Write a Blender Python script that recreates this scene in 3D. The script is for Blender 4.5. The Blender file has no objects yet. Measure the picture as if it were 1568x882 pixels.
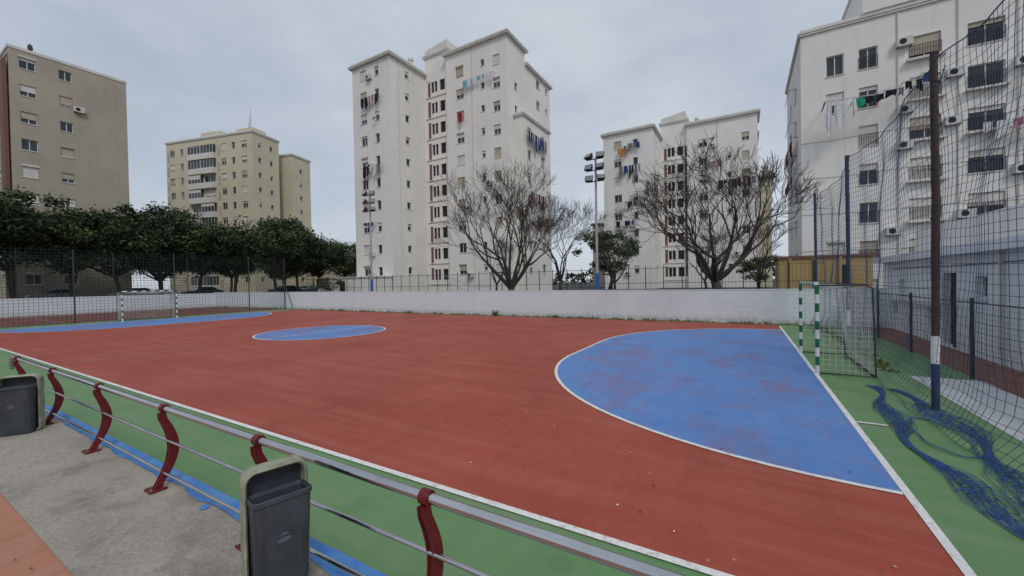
import bpy, math, random
from mathutils import Vector, Matrix, Euler
R = random.Random(7)
scene = bpy.context.scene

# ------------------------------------------------------------------ materials
def nn(nt, t, **kw):
    n = nt.nodes.new(t)
    for k, v in kw.items():
        setattr(n, k, v)
    return n
def c4(c): return (c[0], c[1], c[2], 1)

def base_mat(name):
    m = bpy.data.materials.new(name); m.use_nodes = True
    nt = m.node_tree
    return m, nt, nt.nodes['Principled BSDF']

def noise(nt, vec, scale, detail=5, rough=.6):
    n = nn(nt, 'ShaderNodeTexNoise')
    n.inputs['Scale'].default_value = scale
    n.inputs['Detail'].default_value = detail
    n.inputs['Roughness'].default_value = rough
    if vec is not None: nt.links.new(vec, n.inputs['Vector'])
    return n.outputs['Fac']
def ramp(nt, fac, a, b, v0=0., v1=1.):
    n = nn(nt, 'ShaderNodeMapRange')
    n.inputs['From Min'].default_value = a; n.inputs['From Max'].default_value = b
    n.inputs['To Min'].default_value = v0; n.inputs['To Max'].default_value = v1
    nt.links.new(fac, n.inputs['Value'])
    return n.outputs['Result']
def mix(nt, fac, a, b, blend='MIX'):
    n = nn(nt, 'ShaderNodeMix', data_type='RGBA', blend_type=blend)
    for sock, v in ((n.inputs[0], fac), (n.inputs[6], a), (n.inputs[7], b)):
        if isinstance(v, bpy.types.NodeSocket): nt.links.new(v, sock)
        elif isinstance(v, (int, float)): sock.default_value = v
        else: sock.default_value = c4(v)
    return n.outputs[2]
def scaled(nt, sx, sy, sz, rot=0):
    g = nn(nt, 'ShaderNodeNewGeometry')
    mp = nn(nt, 'ShaderNodeMapping')
    mp.inputs['Scale'].default_value = (sx, sy, sz)
    mp.inputs['Rotation'].default_value = (0, 0, rot)
    nt.links.new(g.outputs['Position'], mp.inputs['Vector'])
    return mp.outputs[0]
def bump(nt, bs, h, strength=.3, dist=.01):
    b = nn(nt, 'ShaderNodeBump')
    b.inputs['Strength'].default_value = strength; b.inputs['Distance'].default_value = dist
    nt.links.new(h, b.inputs['Height']); nt.links.new(b.outputs[0], bs.inputs['Normal'])

def pmat(name, c1, c2=None, scale=2., rough=.8, metallic=0., bs=0, bstr=.3, streak=0., dirt=(.2,.18,.15), spec=.3):
    m, nt, p = base_mat(name)
    c2 = c2 or tuple(x*.8 for x in c1)
    v = scaled(nt, 1, 1, 1)
    col = mix(nt, ramp(nt, noise(nt, v, scale), .35, .65), c1, c2)
    if streak:
        s = noise(nt, scaled(nt, 1.3, 1.3, .07), 1.6, 6, .7)
        col = mix(nt, ramp(nt, s, .54, .78, 0, streak), col, dirt)
    nt.links.new(col, p.inputs['Base Color'])
    p.inputs['Roughness'].default_value = rough
    p.inputs['Metallic'].default_value = metallic
    p.inputs['Specular IOR Level'].default_value = spec
    if bs: bump(nt, p, noise(nt, v, bs), bstr)
    return m

def court_mat(name, c1, c2, wear, wamt=.5, rough=.62, patch=None, pamt=0, dark=.5):
    m, nt, p = base_mat(name)
    v = scaled(nt, 1, 1, 1)
    big = noise(nt, v, .35, 6, .65)
    col = mix(nt, ramp(nt, big, .35, .65), c1, c2)
    # long sweeping / water marks in two directions
    st = noise(nt, scaled(nt, .22, 2.6, 1, .12), 1.0, 6, .7)
    col = mix(nt, ramp(nt, st, .47, .66, 0, wamt), col, wear)
    st2 = noise(nt, scaled(nt, 2.2, .16, 1, .05), .8, 6, .75)
    col = mix(nt, ramp(nt, st2, .50, .70, 0, dark*.8), col, tuple(x*.6 for x in c1))
    st3 = noise(nt, scaled(nt, .12, 7.0, 1, -.35), .8, 4, .7)
    col = mix(nt, ramp(nt, st3, .58, .68, 0, wamt*.6), col, wear)
    if patch:
        g = noise(nt, scaled(nt, .9, .5, 1), .6, 8, .76)
        col = mix(nt, ramp(nt, g, .48, .58, 0, pamt), col, patch)
        g2 = noise(nt, scaled(nt, 1.4, .5, 1, .5), 1.1, 8, .8)
        col = mix(nt, ramp(nt, g2, .55, .66, 0, pamt*.7), col, (.17,.31,.55))
    blot = noise(nt, v, 1.3, 5, .62)
    col = mix(nt, ramp(nt, blot, .58, .72, 0, dark), col, tuple(x*.52 for x in c1))
    fine = noise(nt, v, 45, 3, .7)
    col = mix(nt, ramp(nt, fine, .3, .75, .0, .3), col, tuple(min(1, x*1.4+.02) for x in c1))
    sp = noise(nt, v, 9, 2, .5)
    col = mix(nt, ramp(nt, sp, .74, .79, 0, .5), col, (.5, .42, .36))
    nt.links.new(col, p.inputs['Base Color'])
    rr = ramp(nt, big, .3, .7, rough-.14, rough+.12)
    nt.links.new(rr, p.inputs['Roughness'])
    p.inputs['Specular IOR Level'].default_value = .3
    bump(nt, p, noise(nt, v, 120, 2), .25, .004)
    return m

M = {}
M['red'] = court_mat('court_red', (.355,.066,.039), (.265,.052,.033), (.40,.125,.082), .5, dark=.5)
M['blue'] = court_mat('court_blue', (.085,.215,.52), (.115,.235,.49), (.19,.25,.45), .5, patch=(.20,.145,.25), pamt=.75, dark=.4)
M['green'] = court_mat('court_green', (.115,.235,.09), (.15,.255,.12), (.22,.27,.17), .5, dark=.4)
M['oldred'] = court_mat('old_court_red', (.20,.055,.045), (.12,.06,.05), (.1,.09,.08), .7)
def line_mat():
    m, nt, p = base_mat('line_paint')
    v = scaled(nt, 1, 1, 1)
    col = mix(nt, ramp(nt, noise(nt, v, 14, 6, .75), .50, .70, 0, .75), (.76,.76,.73), (.42,.18,.15))
    nt.links.new(col, p.inputs['Base Color']); p.inputs['Roughness'].default_value = .6
    return m
M['line'] = line_mat()
M['line_worn'] = pmat('worn_line_paint', (.50,.34,.28), (.36,.12,.08), 5, .7)
def concrete_mat():
    m, nt, p = base_mat('aggregate_concrete')
    v = scaled(nt, 1, 1, 1)
    col = mix(nt, ramp(nt, noise(nt, v, 1.3, 6, .7), .35, .65), (.355,.315,.26), (.255,.228,.188))
    vo = nn(nt, 'ShaderNodeTexVoronoi'); vo.inputs['Scale'].default_value = 95
    nt.links.new(v, vo.inputs['Vector'])
    bw = nn(nt, 'ShaderNodeRGBToBW'); nt.links.new(vo.outputs['Color'], bw.inputs[0])
    col = mix(nt, ramp(nt, bw.outputs[0], .55, .95, 0, .42), col, (.50,.46,.39))
    col = mix(nt, ramp(nt, bw.outputs[0], .35, .1, 0, .45), col, (.12,.105,.09))
    col = mix(nt, ramp(nt, noise(nt, v, 2.3, 7, .75), .50, .66, 0, .65), col, (.15,.132,.108))
    col = mix(nt, ramp(nt, noise(nt, v, 7, 4, .7), .60, .72, 0, .45), col, (.42,.39,.33))
    nt.links.new(col, p.inputs['Base Color']); p.inputs['Roughness'].default_value = .85
    bump(nt, p, vo.outputs['Distance'], .4, .005)
    return m
M['conc'] = concrete_mat()
def tile_mat():
    m, nt, p = base_mat('terracotta_tiles')
    v = scaled(nt, 1, 1, 1)
    b = nn(nt, 'ShaderNodeTexBrick'); b.offset = .5
    b.inputs['Scale'].default_value = 1; b.inputs['Brick Width'].default_value = .4
    b.inputs['Row Height'].default_value = .4; b.inputs['Mortar Size'].default_value = .006
    b.inputs['Color1'].default_value = c4((.42,.17,.10)); b.inputs['Color2'].default_value = c4((.36,.145,.085))
    b.inputs['Mortar'].default_value = c4((.26,.14,.10))
    nt.links.new(v, b.inputs['Vector'])
    col = mix(nt, ramp(nt, noise(nt, v, 4, 6, .7), .4, .7, 0, .6), b.outputs[0], (.40,.24,.17))
    nt.links.new(col, p.inputs['Base Color']); p.inputs['Roughness'].default_value = .8
    bump(nt, p, noise(nt, v, 60), .3, .004)
    return m
M['tile'] = tile_mat()
def brickwall(name, c1, c2, mort, axis='x', bw=.4, bh=.2, bstr=.5, dirtamt=.6, wear=.3):
    m, nt, p = base_mat(name)
    g = nn(nt, 'ShaderNodeNewGeometry'); s = nn(nt, 'ShaderNodeSeparateXYZ'); c = nn(nt, 'ShaderNodeCombineXYZ')
    nt.links.new(g.outputs['Position'], s.inputs[0])
    nt.links.new(s.outputs[0 if axis == 'x' else 1], c.inputs[0]); nt.links.new(s.outputs[2], c.inputs[1])
    b = nn(nt, 'ShaderNodeTexBrick')
    b.inputs['Scale'].default_value = 1; b.inputs['Brick Width'].default_value = bw
    b.inputs['Row Height'].default_value = bh; b.inputs['Mortar Size'].default_value = .012
    b.inputs['Mortar Smooth'].default_value = .5
    b.inputs['Color1'].default_value = c4(c1); b.inputs['Color2'].default_value = c4(c2); b.inputs['Mortar'].default_value = c4(mort)
    nt.links.new(c.outputs[0], b.inputs['Vector'])
    v = scaled(nt, 1, 1, 1)
    col = mix(nt, ramp(nt, noise(nt, v, 1.2, 6, .7), .45, .7, 0, wear), b.outputs[0], tuple(x*.78 for x in c1))
    st = noise(nt, scaled(nt, 3, 3, .3), 1.5, 6, .7)
    col = mix(nt, ramp(nt, st, .57, .77, 0, wear), col, (.38,.38,.34))
    foot = ramp(nt, s.outputs[2], .40, 0, 0, 1)
    mm = nn(nt, 'ShaderNodeMath', operation='MULTIPLY')
    nt.links.new(foot, mm.inputs[0]); nt.links.new(ramp(nt, noise(nt, v, 5, 5), .35, .6, 0, dirtamt), mm.inputs[1])
    col = mix(nt, mm.outputs[0], col, (.20,.20,.12))
    nt.links.new(col, p.inputs['Base Color']); p.inputs['Roughness'].default_value = .8
    inv = nn(nt, 'ShaderNodeMath', operation='SUBTRACT'); inv.inputs[0].default_value = 1
    nt.links.new(b.outputs['Fac'], inv.inputs[1])
    bump(nt, p, inv.outputs[0], bstr, .01)
    return m
M['wallx'] = brickwall('white_painted_block_wall', (.68,.745,.765), (.655,.72,.745), (.59,.65,.67), wear=.22, dirtamt=.75)
M['wally'] = brickwall('white_painted_block_wall_side', (.66,.71,.74), (.63,.68,.71), (.57,.62,.65), 'y')
M['ochre'] = brickwall('ochre_brick', (.46,.33,.12), (.40,.28,.10), (.38,.31,.18), 'x', .25, .08)
M['brownbrick'] = brickwall('brown_brick', (.20,.085,.06), (.16,.07,.05), (.22,.14,.12), 'x', .25, .08, dirtamt=0)
M['lowwhite'] = pmat('low_building_render', (.74,.78,.83), (.68,.72,.77), 1.5, .85, bs=30, bstr=.2, streak=.35, dirt=(.42,.43,.44))
M['stucco'] = pmat('white_stucco', (.80,.77,.72), (.73,.70,.655), .35, .9, streak=.34, dirt=(.47,.435,.38))
M['stucco2'] = pmat('white_stucco_b', (.80,.785,.75), (.73,.715,.68), .35, .9, streak=.42, dirt=(.42,.40,.37))
M['tan'] = pmat('tan_stucco', (.42,.375,.295), (.36,.32,.255), .3, .9, streak=.35, dirt=(.24,.22,.18))
M['cream'] = pmat('cream_stucco', (.60,.55,.40), (.54,.49,.36), .3, .9, streak=.3, dirt=(.32,.29,.23))
M['beige'] = pmat('beige_render', (.46,.42,.35), (.40,.36,.30), .3, .9, streak=.3)
M['cornice'] = pmat('cornice_paint', (.68,.66,.62), (.58,.56,.52), 1, .85)
M['rooftile'] = pmat('roof_tile', (.30,.16,.10), (.22,.13,.09), 2, .85)
M['glass'] = pmat('window_glass', (.035,.042,.05), (.02,.024,.028), 1.2, .12, spec=.6)
M['frame'] = pmat('window_frame', (.72,.72,.72), (.6,.6,.6), 2, .5)
M['shutter'] = pmat('roller_shutter', (.66,.64,.60), (.55,.53,.49), .8, .7)
M['shutter2'] = pmat('roller_shutter_beige', (.47,.42,.33), (.40,.35,.27), .8, .7)
M['dark'] = pmat('dark_opening', (.03,.028,.026), (.02,.02,.02), 1, .8)
M['ac'] = pmat('air_conditioner_casing', (.62,.62,.60), (.5,.5,.48), 2, .6)
M['steel'] = pmat('stainless_steel', (.56,.57,.59), (.44,.45,.47), 3, .15, 1.0)
M['railred'] = pmat('rail_post_red', (.16,.014,.018), (.11,.012,.014), 9, .42, bs=40, bstr=.15)
M['blueedge'] = pmat('blue_kerb_paint', (.045,.18,.52), (.10,.26,.50), 6, .6, bs=60, bstr=.3)
M['bin'] = pmat('bin_plastic_grey', (.060,.070,.082), (.040,.047,.057), 6, .5, bs=90, bstr=.08, streak=.5, dirt=(.13,.135,.14))
M['binshell'] = pmat('bin_shell_weathered', (.36,.37,.28), (.20,.215,.15), 11, .75, bs=30, bstr=.25, streak=.5, dirt=(.12,.13,.08))
M['binlogo'] = pmat('bin_emblem', (.12,.135,.15), (.10,.11,.13), 30, .5)
M['white'] = pmat('white_gloss_paint', (.78,.78,.76), (.66,.66,.64), 8, .45)
M['gpost'] = pmat('green_gloss_paint', (.02,.16,.07), (.02,.12,.05), 8, .45)
M['netblue'] = pmat('net_cord_blue', (.04,.06,.13), (.06,.085,.16), 5, .8)
M['netbright'] = pmat('net_cord_bright_blue', (.03,.10,.30), (.03,.07,.20), 9, .75)
M['netgrey'] = pmat('goal_net_cord', (.55,.55,.52), (.42,.42,.41), 5, .8)
M['netgreen'] = pmat('net_cord_green', (.03,.05,.045), (.02,.035,.035), 5, .8)
M['rust'] = pmat('rusted_post', (.04,.034,.036), (.075,.045,.035), 14, .75, bs=30)
M['navy'] = pmat('navy_post_paint', (.035,.055,.12), (.03,.045,.09), 9, .6)
M['fence'] = pmat('dark_fence_metal', (.035,.04,.04), (.05,.05,.05), 5, .6)
M['asphalt'] = pmat('asphalt', (.07,.07,.07), (.05,.05,.05), 1.5, .9, bs=60)
M['dirt'] = pmat('ground_earth', (.13,.12,.09), (.09,.10,.06), .5, .95, bs=10)
M['path'] = pmat('red_path', (.28,.13,.10), (.22,.11,.085), 2, .8, bs=60)
M['whitefl'] = pmat('pale_slab', (.66,.67,.68), (.55,.56,.58), 2, .8, bs=50)
M['bark'] = pmat('bark', (.085,.07,.055), (.05,.042,.035), 6, .95, bs=20, bstr=.6)
M['barkg'] = pmat('bark_grey', (.075,.062,.052), (.045,.038,.034), 4, .95, bs=20, bstr=.6)
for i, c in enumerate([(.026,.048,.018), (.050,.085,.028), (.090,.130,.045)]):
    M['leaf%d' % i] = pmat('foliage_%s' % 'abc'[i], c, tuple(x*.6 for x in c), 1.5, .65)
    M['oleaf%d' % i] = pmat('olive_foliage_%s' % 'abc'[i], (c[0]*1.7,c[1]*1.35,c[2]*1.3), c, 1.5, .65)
M['grass'] = pmat('weeds_green', (.10,.17,.04), (.16,.17,.06), 3, .8)
M['lamp'] = pmat('lamp_housing', (.05,.055,.06), (.04,.04,.045), 4, .5)
M['lampglass'] = pmat('lamp_glass', (.25,.27,.3), (.18,.2,.22), 4, .2)
M['galv'] = pmat('galvanised_pole', (.42,.43,.44), (.33,.34,.35), 3, .5, .2)
M['polebase'] = pmat('blue_pole_base', (.03,.13,.42), (.03,.1,.3), 3, .6)
M['tyre'] = pmat('tyre', (.02,.02,.02), (.03,.03,.03), 5, .8)
cl = {'cl_red': (.35,.02,.04), 'cl_blue': (.03,.06,.20), 'cl_black': (.015,.015,.02), 'cl_white': (.7,.7,.72),
      'cl_lblue': (.22,.42,.55), 'cl_pink': (.42,.2,.24), 'cl_orange': (.55,.19,.05), 'cl_green': (.02,.35,.2), 'cl_grey': (.2,.2,.22)}
for k, v in cl.items(): M[k] = pmat('cloth_'+k[3:], v, tuple(x*.7 for x in v), 8, .9)
for k, v in {'car_white': (.6,.6,.6), 'car_grey': (.12,.13,.14), 'car_blue': (.03,.06,.14), 'car_silver': (.32,.33,.34)}.items():
    M[k] = pmat(k, v, tuple(x*.9 for x in v), 2, .3)

# ------------------------------------------------------------------ mesh builder
class MB:
    def __init__(s): s.v = []; s.f = []; s.m = []; s.mats = []
    def mi(s, k):
        if k not in s.mats: s.mats.append(k)
        return s.mats.index(k)
    def poly(s, pts, k):
        n = len(s.v); s.v += [tuple(p) for p in pts]; s.f.append(tuple(range(n, n+len(pts)))); s.m.append(s.mi(k))
    def hexa(s, p, k):   # p: 8 pts bottom4, top4
        n = len(s.v); s.v += [tuple(q) for q in p]; i = s.mi(k)
        for a in ((0,3,2,1),(4,5,6,7),(0,1,5,4),(1,2,6,5),(2,3,7,6),(3,0,4,7)):
            s.f.append(tuple(n+j for j in a)); s.m.append(i)
    def box(s, x0, x1, y0, y1, z0, z1, k):
        s.hexa([(x0,y0,z0),(x1,y0,z0),(x1,y1,z0),(x0,y1,z0),(x0,y0,z1),(x1,y0,z1),(x1,y1,z1),(x0,y1,z1)], k)
    def obox(s, O, U, N, u0, u1, v0, v1, n0, n1, k):
        Z = Vector((0,0,1)); P = lambda u, v, n: O+U*u+Z*v+N*n
        s.hexa([P(u0,v0,n1),P(u1,v0,n1),P(u1,v0,n0),P(u0,v0,n0),P(u0,v1,n1),P(u1,v1,n1),P(u1,v1,n0),P(u0,v1,n0)], k)
    def tube(s, pts, rad, k, n=6, cap=True):
        pts = [Vector(p) for p in pts]
        if not isinstance(rad, (list, tuple)): rad = [rad]*len(pts)
        i = s.mi(k); base = len(s.v); prev = None
        for j, p in enumerate(pts):
            d = (pts[min(j+1, len(pts)-1)]-pts[max(j-1, 0)])
            if d.length < 1e-9: d = Vector((0,0,1))
            d.normalize()
            if prev is None:
                a = d.cross(Vector((0,0,1)))
                if a.length < .05: a = d.cross(Vector((1,0,0)))
            else: a = prev-d*prev.dot(d)
            a.normalize(); prev = a; b = d.cross(a)
            for q in range(n):
                t = 2*math.pi*q/n
                s.v.append(tuple(p+(a*math.cos(t)+b*math.sin(t))*rad[j]))
        for j in range(len(pts)-1):
            for q in range(n):
                A = base+j*n; q2 = (q+1) % n
                s.f.append((A+q, A+q2, A+n+q2, A+n+q)); s.m.append(i)
        if cap and n > 3:
            s.f.append(tuple(base+q for q in range(n))[::-1]); s.m.append(i)
            e = base+(len(pts)-1)*n
            s.f.append(tuple(e+q for q in range(n))); s.m.append(i)
    def obj(s, name, parent=None, smooth=False, mesh_only=False):
        me = bpy.data.meshes.new(name); me.from_pydata(s.v, [], s.f)
        for k in s.mats: me.materials.append(M[k])
        me.polygons.foreach_set('material_index', s.m)
        if smooth: me.polygons.foreach_set('use_smooth', [True]*len(s.f))
        me.update()
        if mesh_only: return me
        o = bpy.data.objects.new(name, me); scene.collection.objects.link(o)
        if parent: o.parent = parent
        return o
def empty(name, loc=(0,0,0), rz=0):
    e = bpy.data.objects.new(name, None); scene.collection.objects.link(e)
    e.location = loc; e.rotation_euler = (0,0,rz); e.empty_display_size = .3
    return e
def V(*a): return Vector(a)
X, Y, Z = V(1,0,0), V(0,1,0), V(0,0,1)

# ------------------------------------------------------------------ ground & court
b = MB()
b.poly([(-3000,-3000,-.03),(3000,-3000,-.03),(3000,3000,-.03),(-3000,3000,-.03)], 'dirt')
b.obj('ground')
b = MB()   # raised street level beyond the walls
b.box(-300,120,22.66,600,-.02,.9,'asphalt'); b.box(-300,-53.26,-100,22.655,-.02,.896,'asphalt')
b.obj('raised_street_terrain')

def sheet(b, x0,x1,y0,y1,z,k): b.poly([(x0,y0,z),(x1,y0,z),(x1,y1,z),(x0,y1,z)], k)
ct = empty('sports_court')
XG, XL, YN, YF = 1.4, -36.4, 3.25, 21.5
b = MB(); sheet(b,-38.6,4.2,1.4,22.5,0,'green'); b.obj('green_surround',ct)
b = MB(); sheet(b,XL,XG,YN,22.3,.004,'red'); b.obj('red_playing_surface',ct)
b = MB(); sheet(b,-53,-38.6,-20,22.5,.0,'oldred'); b.obj('neighbouring_court_surface',ct)
def dshape(xg, sx, y0, y1, r, n=24):
    pts = []
    for i in range(n+1):
        t = math.pi/2*i/n
        pts.append((xg+sx*r*math.sin(t), y0-r*math.cos(t)))
    for i in range(n+1):
        t = math.pi/2*i/n
        pts.append((xg+sx*r*math.cos(t), y1+r*math.sin(t)))
    return pts
def strip(b, pts, w, z, k, closed=False):
    n = len(pts); L = []
    for i, p in enumerate(pts):
        a = V(*pts[(i-1) % n if closed else max(i-1,0)], 0); c = V(*pts[(i+1) % n if closed else min(i+1,n-1)], 0)
        d = (c-a).normalized(); q = V(-d.y, d.x, 0)*w/2
        L.append((V(p[0],p[1],z)+q, V(p[0],p[1],z)-q))
    for i in range(n if closed else n-1):
        j = (i+1) % n
        b.poly([L[i][0], L[i][1], L[j][1], L[j][0]], k)
b = MB()
D1 = dshape(XG,-1,11.2,14.2,5.85); b.poly([(x,y,.008) for x,y in D1],'blue')
D2 = dshape(XL,1,10.0,13.0,6.0); b.poly([(x,y,.008) for x,y in D2][::-1],'blue')
C = [(-17.3+2.8*math.cos(2*math.pi*i/64), 11.8+2.8*math.sin(2*math.pi*i/64)) for i in range(64)]
b.poly([(x,y,.008) for x,y in C],'blue')
b.obj('blue_areas',ct)
b = MB()
strip(b,[(XG,YN),(XG,YF)],.075,.012,'line'); strip(b,[(XL,YN),(XL,YF)],.08,.012,'line')
strip(b,[(XL+.042,YN),(XG-.042,YN)],.075,.012,'line')
strip(b,[(XL+.042,YF),(XG-.042,YF)],.07,.012,'line_worn')
D1b=[(min(x,XG-.045),y) for x,y in D1]; strip(b,D1b,.07,.0125,'line')
D2b=[(max(x,XL+.045),y) for x,y in D2]; strip(b,D2b,.08,.0125,'line')
strip(b,C,.07,.0125,'line',True)
strip(b,[(-17.3,YN+.05),(-17.3,8.96)],.07,.012,'line_worn'); strip(b,[(-17.3,14.65),(-17.3,YF-.05)],.07,.012,'line_worn')
strip(b,[(-17.3,9.05),(-17.3,14.55)],.07,.0135,'line')
strip(b,[(XG+.045,7.7),(XG+.4,7.7)],.06,.012,'line')
for y in (2,8,14,20):
    strip(b,[(-52,y),(-39.5,y)],.08,.006,'line_worn')
b.obj('court_markings',ct)
b = MB(); sheet(b,3.1,4.2,2,11.8,.006,'whitefl'); b.obj('pale_slab_paving')
b = MB(); sheet(b,4.2,5.35,1.4,26,.002,'path'); b.obj('red_path_paving')

# spectator pavement
pv = empty('spectator_pavement')
b = MB(); b.box(-70,9,.74,1.6,-.01,.48,'conc'); b.box(-70,9,-12,.7,-.01,.475,'tile'); b.box(-70,9,.7,.74,-.01,.482,'conc'); b.obj('paving',pv)
b = MB()
pts=[]
for i in range(200):
    x=-30+i*.19
    pts.append((x,1.475+.022*math.sin(i*1.7)*math.sin(i*.31)+R.uniform(-.012,.012)))
for i in range(199):
    b.poly([(pts[i][0],pts[i][1],.485),(pts[i+1][0],pts[i+1][1],.485),(pts[i+1][0],1.606,.485),(pts[i][0],1.606,.485)],'blueedge')
    b.poly([(pts[i][0],1.606,.485),(pts[i+1][0],1.606,.485),(pts[i+1][0],1.606,.1),(pts[i][0],1.606,.1)],'blueedge')
for (sx,sy,sr) in ((-3.62,1.43,.04),(-8.2,1.42,.05)):
    b.poly([(sx+sr*R.uniform(.8,1.2)*math.cos(t*math.pi/6),sy+sr*R.uniform(.7,1.)*math.sin(t*math.pi/6),.487) for t in range(12)],'blueedge')
b.obj('painted_edge',pv)

# ------------------------------------------------------------------ railing
rl = empty('metal_railing')
PX=[1.65,.16,-1.33,-2.82,-4.31,-5.95,-7.7,-9.6]
def prof(t): return 1.36+.10*math.sin(math.pi*min(1,t*1.05))+.05*t
def prof2(t): return .024+.012*math.sin(math.pi*t)
b=MB()
for px in PX:
    n=12
    for i in range(n):
        t0,t1=i/n,(i+1)/n
        y0,y1=prof(t0),prof(t1); w0,w1=prof2(t0),prof2(t1); z0,z1=.49+.63*t0,.49+.63*t1
        for sx in (-.018,.018):
            b.hexa([(px+sx-.005,y0-w0,z0),(px+sx+.005,y0-w0,z0),(px+sx+.005,y0+w0,z0),(px+sx-.005,y0+w0,z0),
                (px+sx-.005,y1-w1,z1),(px+sx+.005,y1-w1,z1),(px+sx+.005,y1+w1,z1),(px+sx-.005,y1+w1,z1)],'railred')
        b.hexa([(px-.013,y0-w0*.7,z0),(px+.013,y0-w0*.7,z0),(px+.013,y0+w0*.7,z0),(px-.013,y0+w0*.7,z0),
                (px-.013,y1-w1*.7,z1),(px+.013,y1-w1*.7,z1),(px+.013,y1+w1*.7,z1),(px-.013,y1+w1*.7,z1)],'railred')
    b.box(px-.065,px+.065,1.30,1.42,.484,.496,'railred')
    for a in (-.045,.045):
        for c in (1.315,1.405): b.tube([(px+a,c,.496),(px+a,c,.508)],.009,'steel',6)
    b.tube([(px-.026,1.43,1.155),(px+.026,1.43,1.155)],.037,'railred',18)
b.obj('curved_posts',rl)
def longtube(b,x0,x1,y,z,r,k,n=14,sag=0):
    b.tube([(x0+(x1-x0)*i/30,y+R.uniform(-sag,sag),z+R.uniform(-sag,sag)) for i in range(31)],r,k,n)
b=MB(); longtube(b,-9.9,3.0,1.43,1.155,.025,'steel',18)
b.tube([(-9.9,1.43,1.155),(-9.97,1.43,1.13),(-10.0,1.43,1.06),(-10.0,1.43,.95)],.025,'steel',14)
b.obj('top_rail',rl,True)
b=MB()
longtube(b,-9.9,3.0,1.455,.865,.012,'steel',10,.003); longtube(b,-9.9,3.0,1.415,.61,.012,'steel',10,.003)
b.obj('lower_rails',rl,True)

# ------------------------------------------------------------------ litter bins
def rr(w,h,r,n=6,z0=0):
    pts=[]
    for cx,cy,a0 in ((w/2-r,h-r,0),(-w/2+r,h-r,90),(-w/2+r*.5,r*.5,180),(w/2-r*.5,r*.5,270)):
        q=r if cy>h/2 else r*.5
        for i in range(n+1):
            a=math.radians(a0+90*i/n); pts.append((cx+q*math.cos(a),cy+q*math.sin(a)+z0))
    return pts
def litter_bin(loc,rz,s=1.,sw=1.):
    e=empty('litter_bin',loc,rz); e.scale=(s*sw,s*sw,s)
    b=MB()
    out=rr(.39,.74,.075); inn=rr(.345,.70,.06,z0=.02)
    n=len(out)
    def ring(A,ya,Bq,yb,k):
        for i in range(n):
            j=(i+1)%n
            b.poly([(A[i][0],ya,A[i][1]),(A[j][0],ya,A[j][1]),(Bq[j][0],yb,Bq[j][1]),(Bq[i][0],yb,Bq[i][1])],k)
    ring(out,.09,out,-.02,'binshell')
    m1=[((x+y2[0])/2,(z+y2[1])/2) for (x,z),y2 in zip(out,inn)]
    ring(out,-.02,m1,-.032,'binshell'); ring(m1,-.032,inn,-.02,'binshell')
    ring(inn,-.02,inn,.07,'binshell')
    b.poly([(x,.07,z) for x,z in inn],'bin'); b.poly([(x,.09,z) for x,z in out],'binshell')
    b.obj('weathered_hood',e,False)
    b=MB()
    def sec(w,d,z,cy,slope=0,r=.035,n=5):
        P=[]
        for cx,cyy,a0 in ((w/2-r,d/2-r,0),(-w/2+r,d/2-r,90),(-w/2+r,-d/2+r,180),(w/2-r,-d/2+r,270)):
            for i in range(n+1):
                a=math.radians(a0+90*i/n); x=cx+r*math.cos(a); y=cyy+r*math.sin(a)
                P.append((x,cy+y,z+slope*(y-d/2)))
        return P
    S=[sec(.29,.16,.0,-.05),sec(.30,.17,.015,-.05),sec(.325,.21,.42,-.075),sec(.335,.22,.56,-.08,-.12),sec(.35,.24,.565,-.08,-.12),
       sec(.35,.24,.59,-.08,-.12),sec(.34,.225,.595,-.08,-.12),sec(.32,.205,.575,-.08,-.12),sec(.27,.15,.06,-.06)]
    for A,Bq in zip(S[:-1],S[1:]):
        for i in range(len(A)):
            j=(i+1)%len(A); b.poly([A[i],A[j],Bq[j],Bq[i]],'bin')
    b.poly(S[0][::-1],'bin'); b.poly(S[-1],'dark')
    for x in (-.12,.12): b.hexa([(x-.005,-.142,.05),(x+.005,-.142,.05),(x+.005,-.12,.05),(x-.005,-.12,.05),(x-.005,-.186,.42),(x+.005,-.186,.42),(x+.005,-.16,.42),(x-.005,-.16,.42)],'bin')
    b.obj('bucket',e)
    b=MB()
    f=lambda x,z:(x,-.139-(z-.015)*.112,z)
    b.poly([f(.045*math.cos(t*math.pi/8),.37+.016*math.sin(t*math.pi/8)) for t in range(16)],'binlogo')
    b.poly([f(-.03,.395),f(.03,.395),f(.015,.412),f(-.01,.416)],'binlogo')
    b.obj('emblem',e)
    b=MB(); b.tube([(-.02,.09,.6),(-.02,.2,.6)],.02,'steel',8); b.tube([(.06,.09,.3),(.06,.2,.3)],.02,'steel',8); b.obj('mounting_brackets',e)
litter_bin((-2.20,1.20,.53),math.radians(74),.93,.86)
litter_bin((-7.55,1.13,.485),math.radians(58),.92)

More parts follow.
